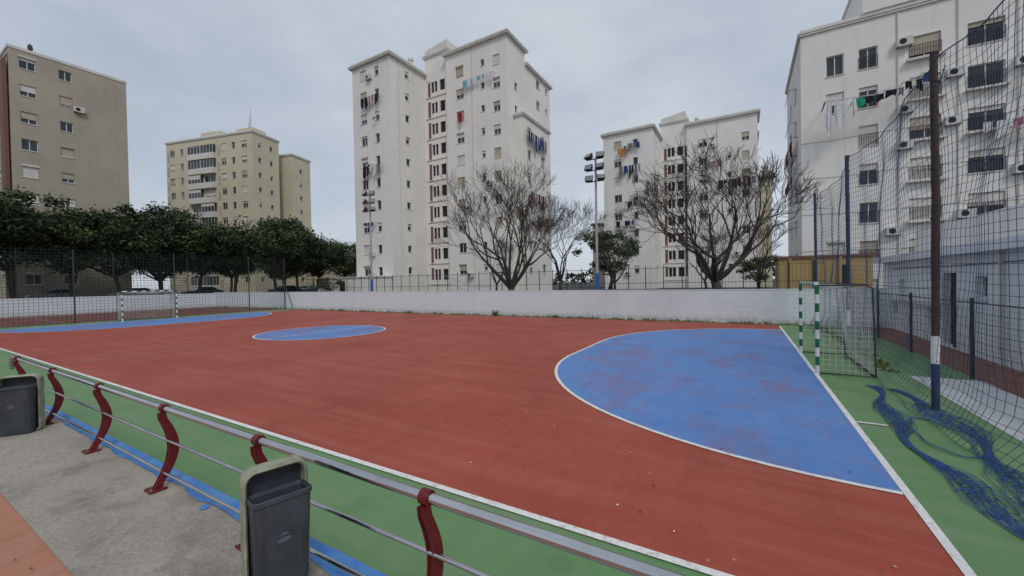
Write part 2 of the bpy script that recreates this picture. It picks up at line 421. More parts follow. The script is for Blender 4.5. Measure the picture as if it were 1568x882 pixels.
# ------------------------------------------------------------------ walls
b=MB(); b.box(-53,5.3,22.4,22.65,-.02,1.63,'wallx'); b.box(-53,5.3,22.385,22.665,1.63,1.67,'wallx'); b.obj('white_boundary_wall')
b=MB(); b.box(-53.25,-53,-60,22.4,-.02,1.58,'wally'); b.obj('white_boundary_wall')
b=MB()
def tuft(x,y,h,n,sp,k='grass'):
    for _ in range(n):
        a=R.uniform(0,6.28); r=R.uniform(0,sp); hh=h*R.uniform(.4,1); px,py=x+r*math.cos(a),y-abs(r*math.sin(a))*.6
        dx,dy=R.uniform(-.5,.5)*hh,R.uniform(-.5,.3)*hh; w=.012+.02*R.random()
        b.poly([(px-w,py,.0),(px+w,py,.0),(px+dx+w*.5,py+dy,hh*.7),(px+dx*1.4,py+dy*1.2,hh)],k)
for i in range(480):
    x=R.uniform(-52,3); tuft(x,22.36,R.choice([.06,.08,.12,.2]),7,.25)
tuft(-14.3,22.3,.5,60,.2); tuft(-22,22.3,.3,40,.4); tuft(-10,22.3,.25,40,.4); tuft(-30,22.3,.28,50,.6)
for i in range(60): tuft(2.9+R.uniform(-.1,.1),R.uniform(12,22),.12,7,.15)
b.obj('weeds')
b=MB()
for i in range(150):
    x=R.uniform(-20,3); y=R.uniform(3.5,20); s=R.uniform(.008,.02); a=R.uniform(0,3.14)
    if R.random()<.4: x=R.uniform(-4,1.2); y=R.uniform(3.5,9)
    b.poly([(x+s*math.cos(a+t)*(1 if t%2<1 else .5),y+s*math.sin(a+t),.018+R.uniform(0,.006)) for t in (0,1.4,3,4.6)],R.choice(['line','bark','beige','bark','dirt']))
for i in range(45):   # scraps on the pavement
    x=R.uniform(-9,-2.5); y=R.uniform(.3,1.4); s=R.uniform(.006,.016); a=R.uniform(0,3.14)
    b.poly([(x+s*math.cos(a+t),y+s*math.sin(a+t)*.6,.492+R.uniform(0,.006)) for t in (0,1.4,3,4.6)],R.choice(['bark','beige','dirt']))
b.obj('fallen_leaves_litter')

# ------------------------------------------------------------------ goals
def goal(xg,y0,y1,depth,sgn,netm,r=.0017):
    e=empty('football_goal')
    b=MB()
    def striped(p,q,n,r=.04):
        p,q=V(*p),V(*q)
        for i in range(n):
            b.tube([p+(q-p)*(i/n),p+(q-p)*((i+1)/n)],r,'gpost' if i%2 else 'white',12)
    striped((xg,y0,0),(xg,y0,2.0),10); striped((xg,y1,0),(xg,y1,2.0),10); striped((xg,y0-.0,2.04),(xg,y1,2.04),12)
    b.obj('striped_posts_and_crossbar',e)
    b=MB(); xd=xg+sgn*depth; xt=xg+sgn*.85
    for y in (y0,y1):
        b.tube([(xg,y,2.0),(xt,y,2.0),(xt+sgn*.1,y,1.93),(xd,y,.03),(xg,y,.03)],.018,'fence',8)
    b.tube([(xd,y0,.03),(xd,y1,.03)],.018,'fence',8); b.tube([(xt,y0,2.0),(xt,y1,2.0)],.012,'fence',8)
    b.obj('rear_frame',e)
    b=MB(); c=.11
    def P(s,y):
        if s<.85: return V(xg+sgn*s,y,2.0-.10*math.sin(math.pi*s/.85)*math.sin(math.pi*(y-y0)/(y1-y0)))
        t=min(1,(s-.85)/2.02); bu=.10*math.sin(math.pi*t)*math.sin(math.pi*(y-y0)/(y1-y0))
        return V(xt+sgn*(.02+(depth-.85)*t-bu),y,2.0-1.97*t)
    S=2.87; ns=int(S/c); ny=int((y1-y0)/c)
    for j in range(ny+1):
        y=y0+(y1-y0)*j/ny; b.tube([P(S*i/16,y) for i in range(17)],r,netm,3,False)
    for i in range(ns+1):
        b.tube([P(S*i/ns,y0+(y1-y0)*j/10) for j in range(11)],r,netm,3,False)
    for y in (y0,y1):
        nx=9
        for i in range(1,nx):
            x=xg+sgn*depth*i/nx; dx=depth*i/nx
            zt=2.0 if dx<.9 else 2.0*(depth-dx)/(depth-.9)
            b.tube([(x,y,.03),(x,y+.03*math.sin(i),zt*.5),(x,y,zt)],r,netm,3,False)
        for i in range(1,18):
            z=2*i/18; dx=.9+(depth-.9)*(1-z/2.0)
            b.tube([(xg,y,z),(xg+sgn*dx*.5,y+.03,z),(xg+sgn*dx,y,z)],r,netm,3,False)
    b.obj('net',e)
goal(XG+.03,11.2,14.2,1.0,1,'netgrey',.0045)
goal(XL-.03,10.0,13.0,1.0,-1,'netgrey',.007)

# ------------------------------------------------------------------ ball-stop nets
e=empty('ball_stop_net_fence')
b=MB()
for y in (3.0,9.0,15.2,21.3):
    x=2.68
    b.tube([(x,y,0),(x,y,.75)],.052,'navy',14); b.tube([(x,y,.75),(x,y,1.2)],.0525,'white',14)
    b.tube([(x,y,1.2),(x+.01,y,3.4),(x-.01,y,5.72)],[.05,.05,.048],'rust' if y<12 else 'navy',14)
    b.tube([(x,y,5.72),(x,y,5.76)],.055,'rust',10)
    for z in (1.6,2.4,3.1,3.9,4.6,5.3):
        b.tube([(x,y,z-.015),(x,y,z+.015)],.057,'fence',12)
        b.tube([(x,y,z),(x+.08,y+.04,z-.03)],.008,'netblue',4)
b.obj('posts',e)
def FN(y,z):
    x=2.75+.06*math.sin(y*1.3+z*.8)+.035*math.sin(y*4.1)+.02*math.sin(z*3+y)
    if z<.9: x-= .38*((.9-z)/.9)**2
    yy=y+.06*math.sin(z*1.1+y*.7)+.02*math.sin(z*5+y*3); top=5.66-.22*math.sin(math.pi*((y-3)%6.1)/6.1)
    return V(x,yy,.02+z/5.6*top)
b=MB(); c=.13
ny=int(18.6/c)
for j in range(ny+1):
    y=2.9+j*c; b.tube([FN(y,5.6*i/22) for i in range(23)],.0038,'netblue',3,False)
for i in range(int(5.6/c)+1):
    z=i*c; b.tube([FN(2.9+18.6*j/60,z) for j in range(61)],.0038,'netblue',3,False)
b.obj('net',e)
b=MB()
b.tube([FN(2.9+18.6*j/60,5.6) for j in range(61)],.009,'netblue',5)
b.tube([(2.68,9.0,1.95),(2.7,15.2,2.0),(2.68,21.3,2.0)],.006,'fence',4)
b.obj('support_cables',e)

e=empty('fallen_net')
b=MB()
def cat(pts,t):
    n=len(pts)-1; f=min(max(t,0),.9999)*n; i=int(f); u=f-i
    p0,p1,p2,p3=[V(*pts[max(0,min(n,k))],0) for k in (i-1,i,i+1,i+2)]
    return .5*((2*p1)+(p2-p0)*u+(2*p0-5*p1+4*p2-p3)*u*u+(3*p1-p0-3*p2+p3)*u**3)
P1=[(2.2,10.35),(2.12,9.4),(1.98,8.4),(1.88,7.3),(1.9,6.3),(2.02,5.4),(2.2,4.2),(2.4,3)]
P2=[(2.45,10.2),(2.6,9.2),(2.66,8.2),(2.6,7.1),(2.45,6.3),(2.35,5.4),(2.35,4.2),(2.5,3)]
for P,ns,w in ((P1,18,.09),(P2,16,.12)):
    offs=[-w*1.9+w*3.8*s/(ns-1)+R.gauss(0,w*.2) for s in range(ns)]
    def pt(s,t):
        p=cat(P,t); q=cat(P,min(1,t+.01))-cat(P,max(0,t-.01)); q.normalize(); nrm=V(-q.y,q.x,0)
        bunch=.55+.45*math.sin(t*17+w*30)
        return p+nrm*(offs[s]*bunch+.06*math.sin(t*23)+.02*math.sin(t*61+s*1.7))+V(0,0,.010+.016*abs(math.sin(t*40+s*.9)))
    for s in range(ns):
        b.tube([pt(s,i/109) for i in range(110)],.004,R.choice(['netbright','netbright','netblue']),3,False)
    for i in range(190):
        t=i/190+R.uniform(-.002,.002); a=R.randrange(0,ns//2); c=R.randrange(ns//2,ns)
        b.tube([pt(k,t+.006*math.sin(k*1.3+i)) for k in range(a,c)],.004,'netbright',3,False)
for s in range(2):
    b.tube([(2.27+(.24+.02*s)*math.cos(t*.1571)+.02*math.sin(t),7.5+(.75+.03*s)*math.sin(t*.1571),.02+.01*s) for t in range(41)],.006,'netbright',4,False)
b.obj('draped_cords',e)

def netfence(name,x,ys,h,cell,r,km,kp,ya,yb):
    e=empty(name); b=MB()
    for y in ys:
        b.tube([(x,y,0),(x,y,h)],.045,kp,10)
    for y in (ys[0],ys[-1]): b.tube([(x,y,2.6),(x+1.4,y,0.02)],.03,kp,8)
    b.obj('posts',e); b=MB()
    for j in range(int((yb-ya)/cell)+1):
        y=ya+j*cell; b.tube([(x+.03*math.sin(y+z),y+.04*math.sin(z*1.3),z) for z in (0.05,1,2,3,4,h-.1)],r,km,3,False)
    for i in range(int((h-.1)/cell)+1):
        z=.05+i*cell; b.tube([(x+.03*math.sin(ya+(yb-ya)*j/20+z),ya+(yb-ya)*j/20,z-.05*abs(math.sin(j*math.pi/5))*z/h) for j in range(21)],r,km,3,False)
    b.obj('net',e)
netfence('ball_stop_net_fence',-38.4,[-2.8,2.7,8.2,13.6,19.0,22.2],4.9,.2,.009,'netgreen','fence',-6,22.3)
e=empty('ball_stop_net_fence'); b=MB()
for y in range(-10,23,6): b.tube([(-53.1,y,1.55),(-53.1,y,5.6)],.045,'fence',8)
for j in range(130): b.tube([(-53.1,-10+j*.25,1.6),(-53.1,-10+j*.25,5.5)],.008,'netgreen',3,False)
for i in range(17): b.tube([(-53.1,-10,1.6+i*.24),(-53.1,22.4,1.6+i*.24)],.008,'netgreen',3,False)
b.obj('posts_and_net',e)

# street fence behind the wall
e=empty('metal_street_fence'); b=MB()
x=-46.
while x<4:
    b.tube([(x,28,.9),(x,28,3.15)],.03,'fence',6); x+=1.15
for z in (1.1,2.0,3.0): b.tube([(-46,28,z),(4,28,z)],.016,'fence',5)
x=-46.
while x<4: b.tube([(x,28,1.1),(x,28,3.0)],.006,'fence',3); x+=.19
b.tube([(-22.5,27,2.9),(-19.5,27,1.9),(-17.8,27,1.9)],.025,'galv',6); b.tube([(-22.5,27,2.4),(-19.5,27,1.45)],.02,'galv',6)
b.obj('bars',e)
e=empty('low_mesh_fence'); b=MB()
for y in (5,8.5,12,15.5,18.7): b.tube([(4.12,y,0),(4.12,y,1.7)],.035,'fence',8)
b.tube([(4.12,3,1.6),(4.12,18.7,1.6)],.015,'fence',6)
for j in range(150): b.tube([(4.12,3.5+j*.1,.05),(4.12,3.5+j*.1,1.6)],.0022,'fence',3,False)
for j in range(15): b.tube([(4.12,3.5,.1+j*.1),(4.12,18.7,.1+j*.1)],.0022,'fence',3,False)
b.obj('posts_and_mesh',e)

# ------------------------------------------------------------------ floodlights
def flood(x,y,h,rz):
    e=empty('floodlight_mast',(x,y,.0),rz); b=MB()
    b.tube([(0,0,0),(0,0,2.7)],.12,'polebase',12); b.tube([(0,0,2.7),(0,0,h)],[.09,.06],'galv',12)
    rows=(h-1.5,h-.8,h-.1)
    for z in rows: b.box(-.45,.45,-.035,.035,z-.03,z+.03,'galv')
    b.obj('pole_and_crossarms',e); b=MB()
    for z in rows:
        for x0 in (-.36,.36):
            A=Matrix.Rotation(R.uniform(-.5,.5)+x0*.8,4,'Z')@Matrix.Rotation(math.radians(-32+R.uniform(-12,12)),4,'X')
            P=[V(*p) for p in ((-.26,-.16,-.2),(.26,-.16,-.2),(.18,.12,-.13),(-.18,.12,-.13),(-.26,-.16,.2),(.26,-.16,.2),(.18,.12,.13),(-.18,.12,.13))]
            P=[A@p+V(x0,-.18,z+.10) for p in P]; b.hexa(P,'lamp')
            g=[A@V(*p)+V(x0,-.18,z+.10) for p in ((-.22,-.164,-.17),(.22,-.164,-.17),(.22,-.164,.17),(-.22,-.164,.17))]; b.poly(g,'lampglass')
            b.tube([(x0,0,z),(x0,-.12,z+.08)],.02,'galv',6)
    b.obj('lamp_heads',e)
flood(-8,24.5,10.0,0); flood(-28.8,24.5,10.3,math.radians(15))

# ------------------------------------------------------------------ buildings
def facade(w,g,O,U,N,W,H,wins,km,shut=('shutter','shutter','shutter2'),bands=None,detail=True):
    us=sorted({0.,W}|{round(q,3) for x in wins for q in (x[0],x[2])}); vs=sorted({0.,H}|{round(q,3) for x in wins for q in (x[1],x[3])})
    if bands: 
        for a in bands: us=sorted(set(us)|{a[0],a[1]})
    P=lambda u,v,n=0:O+U*u+Z*v+N*n
    for i in range(len(us)-1):
        for j in range(len(vs)-1):
            cu,cv=(us[i]+us[i+1])/2,(vs[j]+vs[j+1])/2
            if any(x[0]<cu<x[2] and x[1]<cv<x[3] for x in wins): continue
            k=km
            if bands:
                for a in bands:
                    if a[0]<cu<a[1] and cv<a[3] and cv>a[2]: k=a[4]
            w.poly([P(us[i],vs[j]),P(us[i+1],vs[j]),P(us[i+1],vs[j+1]),P(us[i],vs[j+1])],k)
    for x in wins:
        u0,v0,u1,v1,kind=x[:5]; dp=.18
        for a,c in (((u0,v0),(u1,v0)),((u1,v0),(u1,v1)),((u1,v1),(u0,v1)),((u0,v1),(u0,v0))):
            w.poly([P(*a),P(*c),P(*c,-dp),P(*a,-dp)],km)
        if kind=='s':
            g.poly([P(u0,v0,-dp),P(u1,v0,-dp),P(u1,v1,-dp),P(u0,v1,-dp)],'dark')
            if u1-u0>1: g.obox(O,U,N,(u0+u1)/2-.07,(u0+u1)/2+.07,v0,v1,-dp+.01,-.02,'frame')
            continue
        g.poly([P(u0,v0,-dp),P(u1,v0,-dp),P(u1,v1,-dp),P(u0,v1,-dp)],'glass')
        fw=.055; n0,n1=-dp+.005,-dp+.05
        g.obox(O,U,N,u0,u0+fw,v0,v1,n0,n1,'frame'); g.obox(O,U,N,u1-fw,u1,v0,v1,n0,n1,'frame')
        g.obox(O,U,N,u0+fw,u1-fw,v1-fw,v1,n0,n1,'frame'); g.obox(O,U,N,u0+fw,u1-fw,v0,v0+fw,n0,n1,'frame')
        if u1-u0>.8: g.obox(O,U,N,(u0+u1)/2-.03,(u0+u1)/2+.03,v0+fw,v1-fw,n0,n1,'frame')
        f=R.choice([0,.2,.3,.45,.6,.85,1.0,1.0])
        if kind=='b': f=R.choice([0,0,.4])
        if f>0:
            sk=R.choice(shut); vb=v1-(v1-v0)*f
            g.obox(O,U,N,u0+.02,u1-.02,vb+.01,v1-.01,-dp+.06,-dp+.085,sk)
            if kind=='w' and R.random()<.25: g.obox(O,U,N,u0-.03,u1+.03,v1-.02,v1+.16,.004,.06,sk)
        g.obox(O,U,N,u0-.06,u1+.06,v0-.07,v0-.005,-.02,.05,'cornice')
        if kind=='r':
            nb=int((u1-u0)/.13)
            for q in range(nb+1):
                uu=u0+(u1-u0)*q/nb; g.obox(O,U,N,uu-.012,uu+.012,v0,v0+(v1-v0)*.55,.03,.05,'dark')
            g.obox(O,U,N,u0-.02,u1+.02,v0+(v1-v0)*.55,v0+(v1-v0)*.57,.03,.055,'dark')
def volume(w,g,x0,x1,y0,y1,z0,z1,km,front=(),right=(),left=(),bands=None,rb=None,cor=.35,ck='cornice'):
    facade(w,g,V(x0,y0,z0),X,-Y,x1-x0,z1-z0,list(front),km,bands=bands)
    facade(w,g,V(x1,y0,z0),Y,X,y1-y0,z1-z0,list(right),km,bands=rb)
    facade(w,g,V(x0,y1,z0),-Y,-X,y1-y0,z1-z0,list(left),km)
    w.poly([(x0,y1,z0),(x1,y1,z0),(x1,y1,z1),(x0,y1,z1)],km)
    if cor:
        w.box(x0-cor,x1+cor,y0-cor,y1+cor,z1+.002,z1+.16,ck)
        w.box(x0-cor-.05,x1+cor+.05,y0-cor-.05,y1+cor+.05,z1+.162,z1+.30,ck)
        w.box(x0-cor+.12,x1+cor-.12,y0-cor+.12,y1+cor-.12,z1+.302,z1+.5,'cornice')
    else: w.poly([(x0,y0,z1),(x1,y0,z1),(x1,y1,z1),(x0,y1,z1)],ck)
def col(u,w,h,z0,n,st,kind='w',jit=0,skip=0):
    out=[]
    for i in range(n):
        if R.random()<skip: continue
        z=z0+i*st; out.append((u-w/2,z,u+w/2,z+h,kind))
    return out
def laundry(b,O,U,N,u0,u1,v,cols,hmax=.9,out=.45):
    P=lambda u,vv,n:O+U*u+Z*vv+N*n
    b.tube([P(u0,v,out),P((u0+u1)/2,v-.05,out),P(u1,v,out)],.012,'cl_white',3,False)
    for u in (u0,u1): b.tube([P(u,v-.05,0),P(u,v,out)],.02,'fence',4)
    u=u0+.05
    while u<u1-.15:
        w=R.uniform(.25,.7); h=hmax*R.uniform(.4,1.); k=R.choice(cols); w=min(w,u1-u)
        n=5; tp=R.uniform(-.08,.08)
        for i in range(n):
            a,c=i/n,(i+1)/n; f=lambda t,s:.05*math.sin(t*9+u*3)*s
            sh=lambda t:h*(1-.18*math.sin(t*5+u))
            b.poly([P(u+w*a,v-.03,out+f(a,.3)),P(u+w*c,v-.03,out+f(c,.3)),P(u+w*c+tp,v-.03-sh(c),out+f(c,1)),P(u+w*a+tp,v-.03-sh(a),out+f(a,1))],k)
        u+=w+R.uniform(.02,.25)
def ac(b,O,U,N,u,v):
    b.obox(O,U,N,u-.42,u+.42,v,v+.58,.05,.38,'ac')
    P=lambda uu,vv,n:O+U*uu+Z*vv+N*n
    b.poly([P(u-.1+.2*math.cos(t*math.pi/6),v+.29+.2*math.sin(t*math.pi/6),.385) for t in range(12)],'dark')
    b.obox(O,U,N,u-.36,u-.32,v-.04,v-.002,0,.38,'fence'); b.obox(O,U,N,u+.32,u+.36,v-.04,v-.002,0,.38,'fence')
def vent(b,x,y,z,h=1.4,r=.28,k='cornice'):
    b.tube([(x,y,z),(x,y,z+h)],r,k,10); b.tube([(x,y,z+h),(x,y,z+h+.15),(x,y,z+h+.45),(x,y,z+h+.6)],[r*1.3,r*1.45,r*1.1,.05],k,10)
allc=list(cl.keys()); darkc=['cl_black','cl_black','cl_blue','cl_grey','cl_white','cl_red']
mut=['cl_white','cl_grey','cl_black','cl_white','cl_pink']

def finish(e,w,g,l,d):
    w.obj('walls_and_roof',e); g.obj('windows',e)
    if l.v: l.obj('laundry',e)
    if d.v: d.obj('air_conditioners_and_pipes',e)

def tower(x0,x1,xs,x3,yf,yr,yb,z0,zt,n,st,km,side_d,lcol):
    """left volume x0..x1 front yf; stair x1..xs; right volume xs..x3 front yr"""
    e=empty('apartment_building'); w,g,l,d=MB(),MB(),MB(),MB()
    W1=x1-x0; b0=1.6
    fl=col(W1*.30,1.2,1.25,b0+.9,n,st)+col(W1*.66,.75,1.15,b0+.9,n,st,'b')
    rs=col((yr-yf)*.5,.7,.9,b0+1.1,n,st,'b',skip=.1)
    volume(w,g,x0,x1,yf,yb-3,z0,zt,km,front=fl,right=rs,left=[])
    ys=yr+.5; SW=xs-x1
    stw=col(SW*.40,SW*.26,1.45,b0+.3,n,st,'s')+col(SW*.74,SW*.22,1.45,b0+.3,n,st,'s')
    volume(w,g,x1,xs,ys,yb-2,z0,zt+2.4,km,front=stw,right=[],bands=[(SW*.13,SW*.24,1.6,zt-z0-.6,'brownbrick'),(SW*.90,SW*.999,1.6,zt-z0-.6,'brownbrick')],cor=.2)
    for i in range(n):
        z=b0+.4+i*st+z0
        w.box(x1+.17,xs-.02,ys-.10,ys-.005,z-.75,z-.62,'cornice')
        w.box(x1+SW*.12,x1+SW*.26,ys-.06,ys-.007,z+1.55,z+1.95,km)
    W2=x3-xs
    fr=col(W2*.24,1.2,1.25,b0+.9,n,st)+col(W2*.62,.55,.8,b0+1.3,n,st,'b',skip=.3)+col(W2*.84,1.0,1.2,b0+.9,n,st)
    volume(w,g,xs,x3,yr,yr+4.6,z0,zt+1.3,km,front=fr,right=col(2.2,.7,.9,b0+1.1,n,st,'b',skip=.4))
    volume(w,g,xs+.01,x3-.01,yr+5.0,yb,z0,zt-.3,km,right=col((yb-yr)*.28,1.1,1.2,b0+.9,n,st,skip=.1)+col((yb-yr)*.5,.6,.8,b0+1.2,n,st,'b'))
    w.box(xs+.3,x3-.012,yr+4.602,yr+4.998,z0,zt-.4,km)
    if side_d:
        volume(w,g,x3+.003,x3+side_d,yr+1.5,yr+9.0,z0,zt*.735,km,front=[],right=col(1.6,1.0,1.2,b0+.9,int(n*.7),st)+col(5.4,1.0,1.2,b0+.9,int(n*.7),st),cor=.2)
    zz=zt+2.9
    w.hexa([(x1+.1,ys-.05,zz),(xs-.2,ys-.05,zz),(xs-.2,ys+4,zz),(x1+.1,ys+4,zz),(x1+.1,ys-.05,zz+.5),(xs-.2,ys-.05,zz+1.1),(xs-.2,ys+4,zz+1.1),(x1+.1,ys+4,zz+.5)],'cornice')
    vent(w,x1-1.2,yf+5,zt+.3,1.6); vent(w,xs+1.2,yr+3.5,zt+1.8,1.4); vent(w,xs+3.0,yr+4,zt+1.8,.8,.4)
    d.tube([(x1+.06,yf+1.4,z0),(x1+.06,yf+1.4,zt)],.05,'cornice',6); d.tube([(xs+W2*.45,yr-.06,z0),(xs+W2*.45,yr-.06,zt+1.2)],.05,'cornice',6)
    for q in range(n):
        if R.random()<.3: ac(d,V(x0,yf,z0),X,-Y,W1*.48,b0+.6+q*st)
        if R.random()<.3: ac(d,V(xs,yr,z0),X,-Y,W2*.38,b0+.5+q*st)
        if R.random()<.2: ac(d,V(xs,yr,z0),X,-Y,W2*.72,b0+.5+q*st)
    for (wh,u0,u1,v,cc,hm) in lcol:
        if wh=='L': laundry(l,V(x0,yf,z0),X,-Y,u0,u1,v,cc,hm)
        if wh=='R': laundry(l,V(xs,yr,z0),X,-Y,u0,u1,v,cc,hm)
        if wh=='S': laundry(l,V(x3+side_d,yr+1.5,z0),Y,X,u0,u1,v,cc,hm)
    finish(e,w,g,l,d)
tower(-44.6,-37.7,-33.6,-24.3,35.5,41.4,53.6,.85,30.7,10,2.83,'stucco',1.3,
   [('L',2.0,5.2,25.4,['cl_black','cl_blue','cl_black','cl_red','cl_pink'],1.6),('L',2.2,5.4,16.6,['cl_white','cl_red','cl_blue','cl_grey','cl_red','cl_black'],1.5),('L',4.2,5.2,22.6,['cl_green','cl_grey'],.4),
    ('L',2.2,4.2,9.4,['cl_blue','cl_grey'],.8),('R',3.0,7.6,27.0,['cl_lblue','cl_white','cl_lblue'],1.0),
    ('R',2.1,2.9,23.2,['cl_red'],1.5),('S',.5,5.8,20.0,['cl_blue','cl_black','cl_grey'],2.0),('S',.8,5.5,12.6,['cl_black','cl_pink','cl_red','cl_grey'],1.7),('S',1,4,9,mut,1.2)])
tower(-19.5,-11.8,-7.7,2.0,63.8,70.0,82,.85,25.6,8,2.83,'stucco2',0,
   [('L',2.4,3.8,22.2,['cl_orange'],1.8),('L',4.0,5.8,22.8,['cl_blue','cl_grey'],1.0),('L',2.6,5.8,19.4,['cl_black','cl_blue','cl_grey'],2.1),('L',2.2,5.2,13.8,['cl_black','cl_black','cl_white'],1.6),('L',2,5.5,10.8,['cl_white','cl_blue','cl_black'],1.2),
    ('R',2.6,5.2,19.8,['cl_pink','cl_grey'],1.3),('R',4.4,9.4,16.6,['cl_black','cl_grey','cl_black','cl_red'],1.5),('R',1.8,4,23.4,['cl_white','cl_grey'],.6)])
e=empty('apartment_building'); w,g,l,d=MB(),MB(),MB(),MB()
volume(w,g,2.05,3.8,71.5,80,.85,17.5,'cream',front=[],right=col(3,1,1.2,2.5,5,2.85))
vent(w,3,74,18.0); finish(e,w,g,l,d)

# tan block on the left
e=empty('apartment_building'); w,g,l,d=MB(),MB(),MB(),MB()
rw=col(1.25,1.15,1.15,2.0,9,2.82)+col(3.95,1.0,1.05,2.0,9,2.82)
fw=col(38.2,2.2,1.6,1.7,9,2.82,'r')+col(34.5,1.2,1.2,2.0,9,2.82)+col(30,1.2,1.2,2.0,9,2.82)
volume(w,g,-104.7,-64.7,9.7,18.7,.85,27.2,'tan',front=fw,right=rw,cor=0,ck='asphalt',bands=[(36.4,39.96,.5,25.5,'brownbrick')])
w.box(-104.75,-64.64,9.64,18.76,27.2,27.5,'cornice')
vent(w,-66.5,11.5,27.5,.8,.15,'fence'); vent(w,-67.8,13,27.5,.5,.2,'cornice')
ac(d,V(-64.7,9.7,.85),Y,X,4.9,1.6+7*2.82)
w.box(-66.6,-64.9,9.3,9.6,.9,26,'brownbrick')
finish(e,w,g,l,d)

# cream block, turned about 15 degrees
e=empty('apartment_building',(-79.4,40.5,0),math.radians(14.7)); w,g,l,d=MB(),MB(),MB(),MB()
fw=[]
for u,ww,kk in ((1.6,1.3,'w'),(4.2,.8,'b'),(15.0,1.3,'w'),(17.4,.8,'b'),(20.0,1.3,'w')): fw+=col(u,ww,1.25,2.2,10,2.85,kk)
fw+=col(8.1,2.9,1.5,2.0,10,2.85)+col(11.4,2.9,1.5,2.0,10,2.85)
volume(w,g,-22,0,0,6,.85,31.3,'cream',front=fw,right=col(1.6,.7,.9,2.4,10,2.85,'b')+col(4.2,.7,.9,2.4,10,2.85,'b'),cor=.15)
for i in range(10):
    z=.85+1.0+i*2.85
    w.box(-15.6,-9.0,-.55,-.01,z-.1,z+.9,'cornice'); w.box(-15.7,-8.9,-.6,-.012,z-.25,z-.11,'cream')
    for j in range(2):   # glazed-in balconies, each owner different
        if R.random()<.8:
            xa=-15.58+3.3*j; g.box(xa,xa+3.26,-.50,-.02,z+.902,z+2.45,'glass')
            for q in range(5): g.box(xa+q*.8,xa+q*.8+.06,-.54,-.502,z+.902,z+2.45,'frame')
            if R.random()<.6:
                f=R.uniform(.3,1.2); g.box(xa+.1,xa+3.1,-.52,-.503,z+2.45-f,z+2.44,R.choice(['shutter','cornice','cl_grey']))
    for u in (.3,13.6): w.box(-22+u,-22+u+.5,-.05,-.003,z+.2,z+1.9,'beige')
volume(w,g,-8,1.2,8,13,.85,29.2,'cream',front=[],right=col(2.4,.7,.9,2.4,9,2.85,'b'),cor=.15)
w.box(-14,-9,1,4,31.8,33.0,'cream'); w.box(-5,-1,1,4,31.8,32.7,'cream')
for k in range(4): d.tube([(-3+k*.2,2,32.7),(-3+k*.2,2,34.0+k*.9)],.03,'fence',4)
finish(e,w,g,l,d)

# big white block on the right
e=empty('apartment_building'); w,g,l,d=MB(),MB(),MB(),MB()
xa,yf,z0=4.0,38.5,.85
rows=[18.15-2.82*k for k in range(7)]
fw=[]
for xc,ww,hh,kk in ((6.1,1.05,1.5,'w'),(8.0,1.05,1.5,'r'),(11.0,1.6,1.5,'r'),(13.9,1.7,1.5,'r'),(16.6,1.5,1.5,'r'),(19.6,1.5,1.5,'w'),(23,1.5,1.5,'w')):
    for i,z in enumerate(rows):
        if xc<6.5 and i in (2,3,4): continue
        fw.append((xc-xa-ww/2,z-z0-hh/2,xc-xa+ww/2,z-z0+hh/2,kk))
volume(w,g,xa,40,yf,49.5,z0,20.9,'stucco2',front=fw,left=col(3.5,1.0,1.2,2.2,6,2.82)+col(7.5,1.0,1.2,2.2,6,2.82),cor=.12)
w.box(7.7,40.1,yf-.10,48,21.42,24.5,'stucco2'); w.box(7.6,40.2,yf-.22,48.1,24.502,24.75,'cornice')
w.box(10.3,14.5,yf-.16,yf-.105,22.6,23.6,'brownbrick')
for z in rows:
    for xc in (11.0,13.9):
        if R.random()<.6: w.box(xc-1.0,xc+1.0,yf-.35,yf-.06,z-.98,z-.84,'cornice')
    d.tube([(xa-.06,yf+3,z),(xa-.5,yf+3,z),(xa-.5,yf+7,z)],.02,'fence',4)
for xx in (9.6,12.6,15.3): d.tube([(xx,yf-.05,.9),(xx,yf-.05,20.8)],.05,'cornice',6)
for i in range(4):   # service cables sagging across the facade
    zc=4.2+i*2.8; d.tube([(4.0+t*2.0,yf-.03,zc+.06*math.sin(t*1.9+i)) for t in range(10)],.012,'fence',3,False)
F=(V(xa,yf,z0),X,-Y)
for xx,z in ((9.9,18.9),(9.95,14.2),(9.9,11.7),(14.6+.9,16.0),(14.9+.5,5.5),(12.4,16.1),(12.3,12.9),(15.4,9.2),(12.9,6.6),(9.3,5.7)): ac(d,*F,xx-xa,z-z0-.6)
lo=(V(xa,yf,z0),X,-Y)
l.tube([V(5.3,yf-1.3,15.15),V(8,yf-1.3,14.95),V(11.6,yf-1.3,16.0)],.025,'cl_white',4,False)
for a in (5.3,11.6): l.tube([V(a,yf,14.9),V(a,yf-1.3,15.15 if a<6 else 16.0)],.03,'fence',4,False)
for (a,c,v,cc,hm) in ((1.35,3.0,14.2,['cl_white','cl_white','cl_grey'],2.2),(3.0,3.6,14.1,['cl_green'],1.1),(3.6,4.6,14.1,['cl_black'],.9),
                      (4.6,5.6,14.25,['cl_black','cl_grey'],1.0),(5.6,6.5,14.6,['cl_black'],1.1),(6.5,7.5,14.95,['cl_black','cl_blue'],1.2)):
    laundry(l,*lo,a,c,v,cc,hm,1.3)
laundry(l,*lo,9.5,12.5,11.2,['cl_pink','cl_white'],1.1,.6)
laundry(l,*lo,11.5,14,14.0,['cl_black','cl_blue','cl_grey'],1.0,.6)
laundry(l,V(xa,49.5,z0),-Y,-X,2,9,13.0,darkc,1.5,.4); laundry(l,V(xa,49.5,z0),-Y,-X,2,9,10.0,darkc,1.3,.4)
finish(e,w,g,l,d)

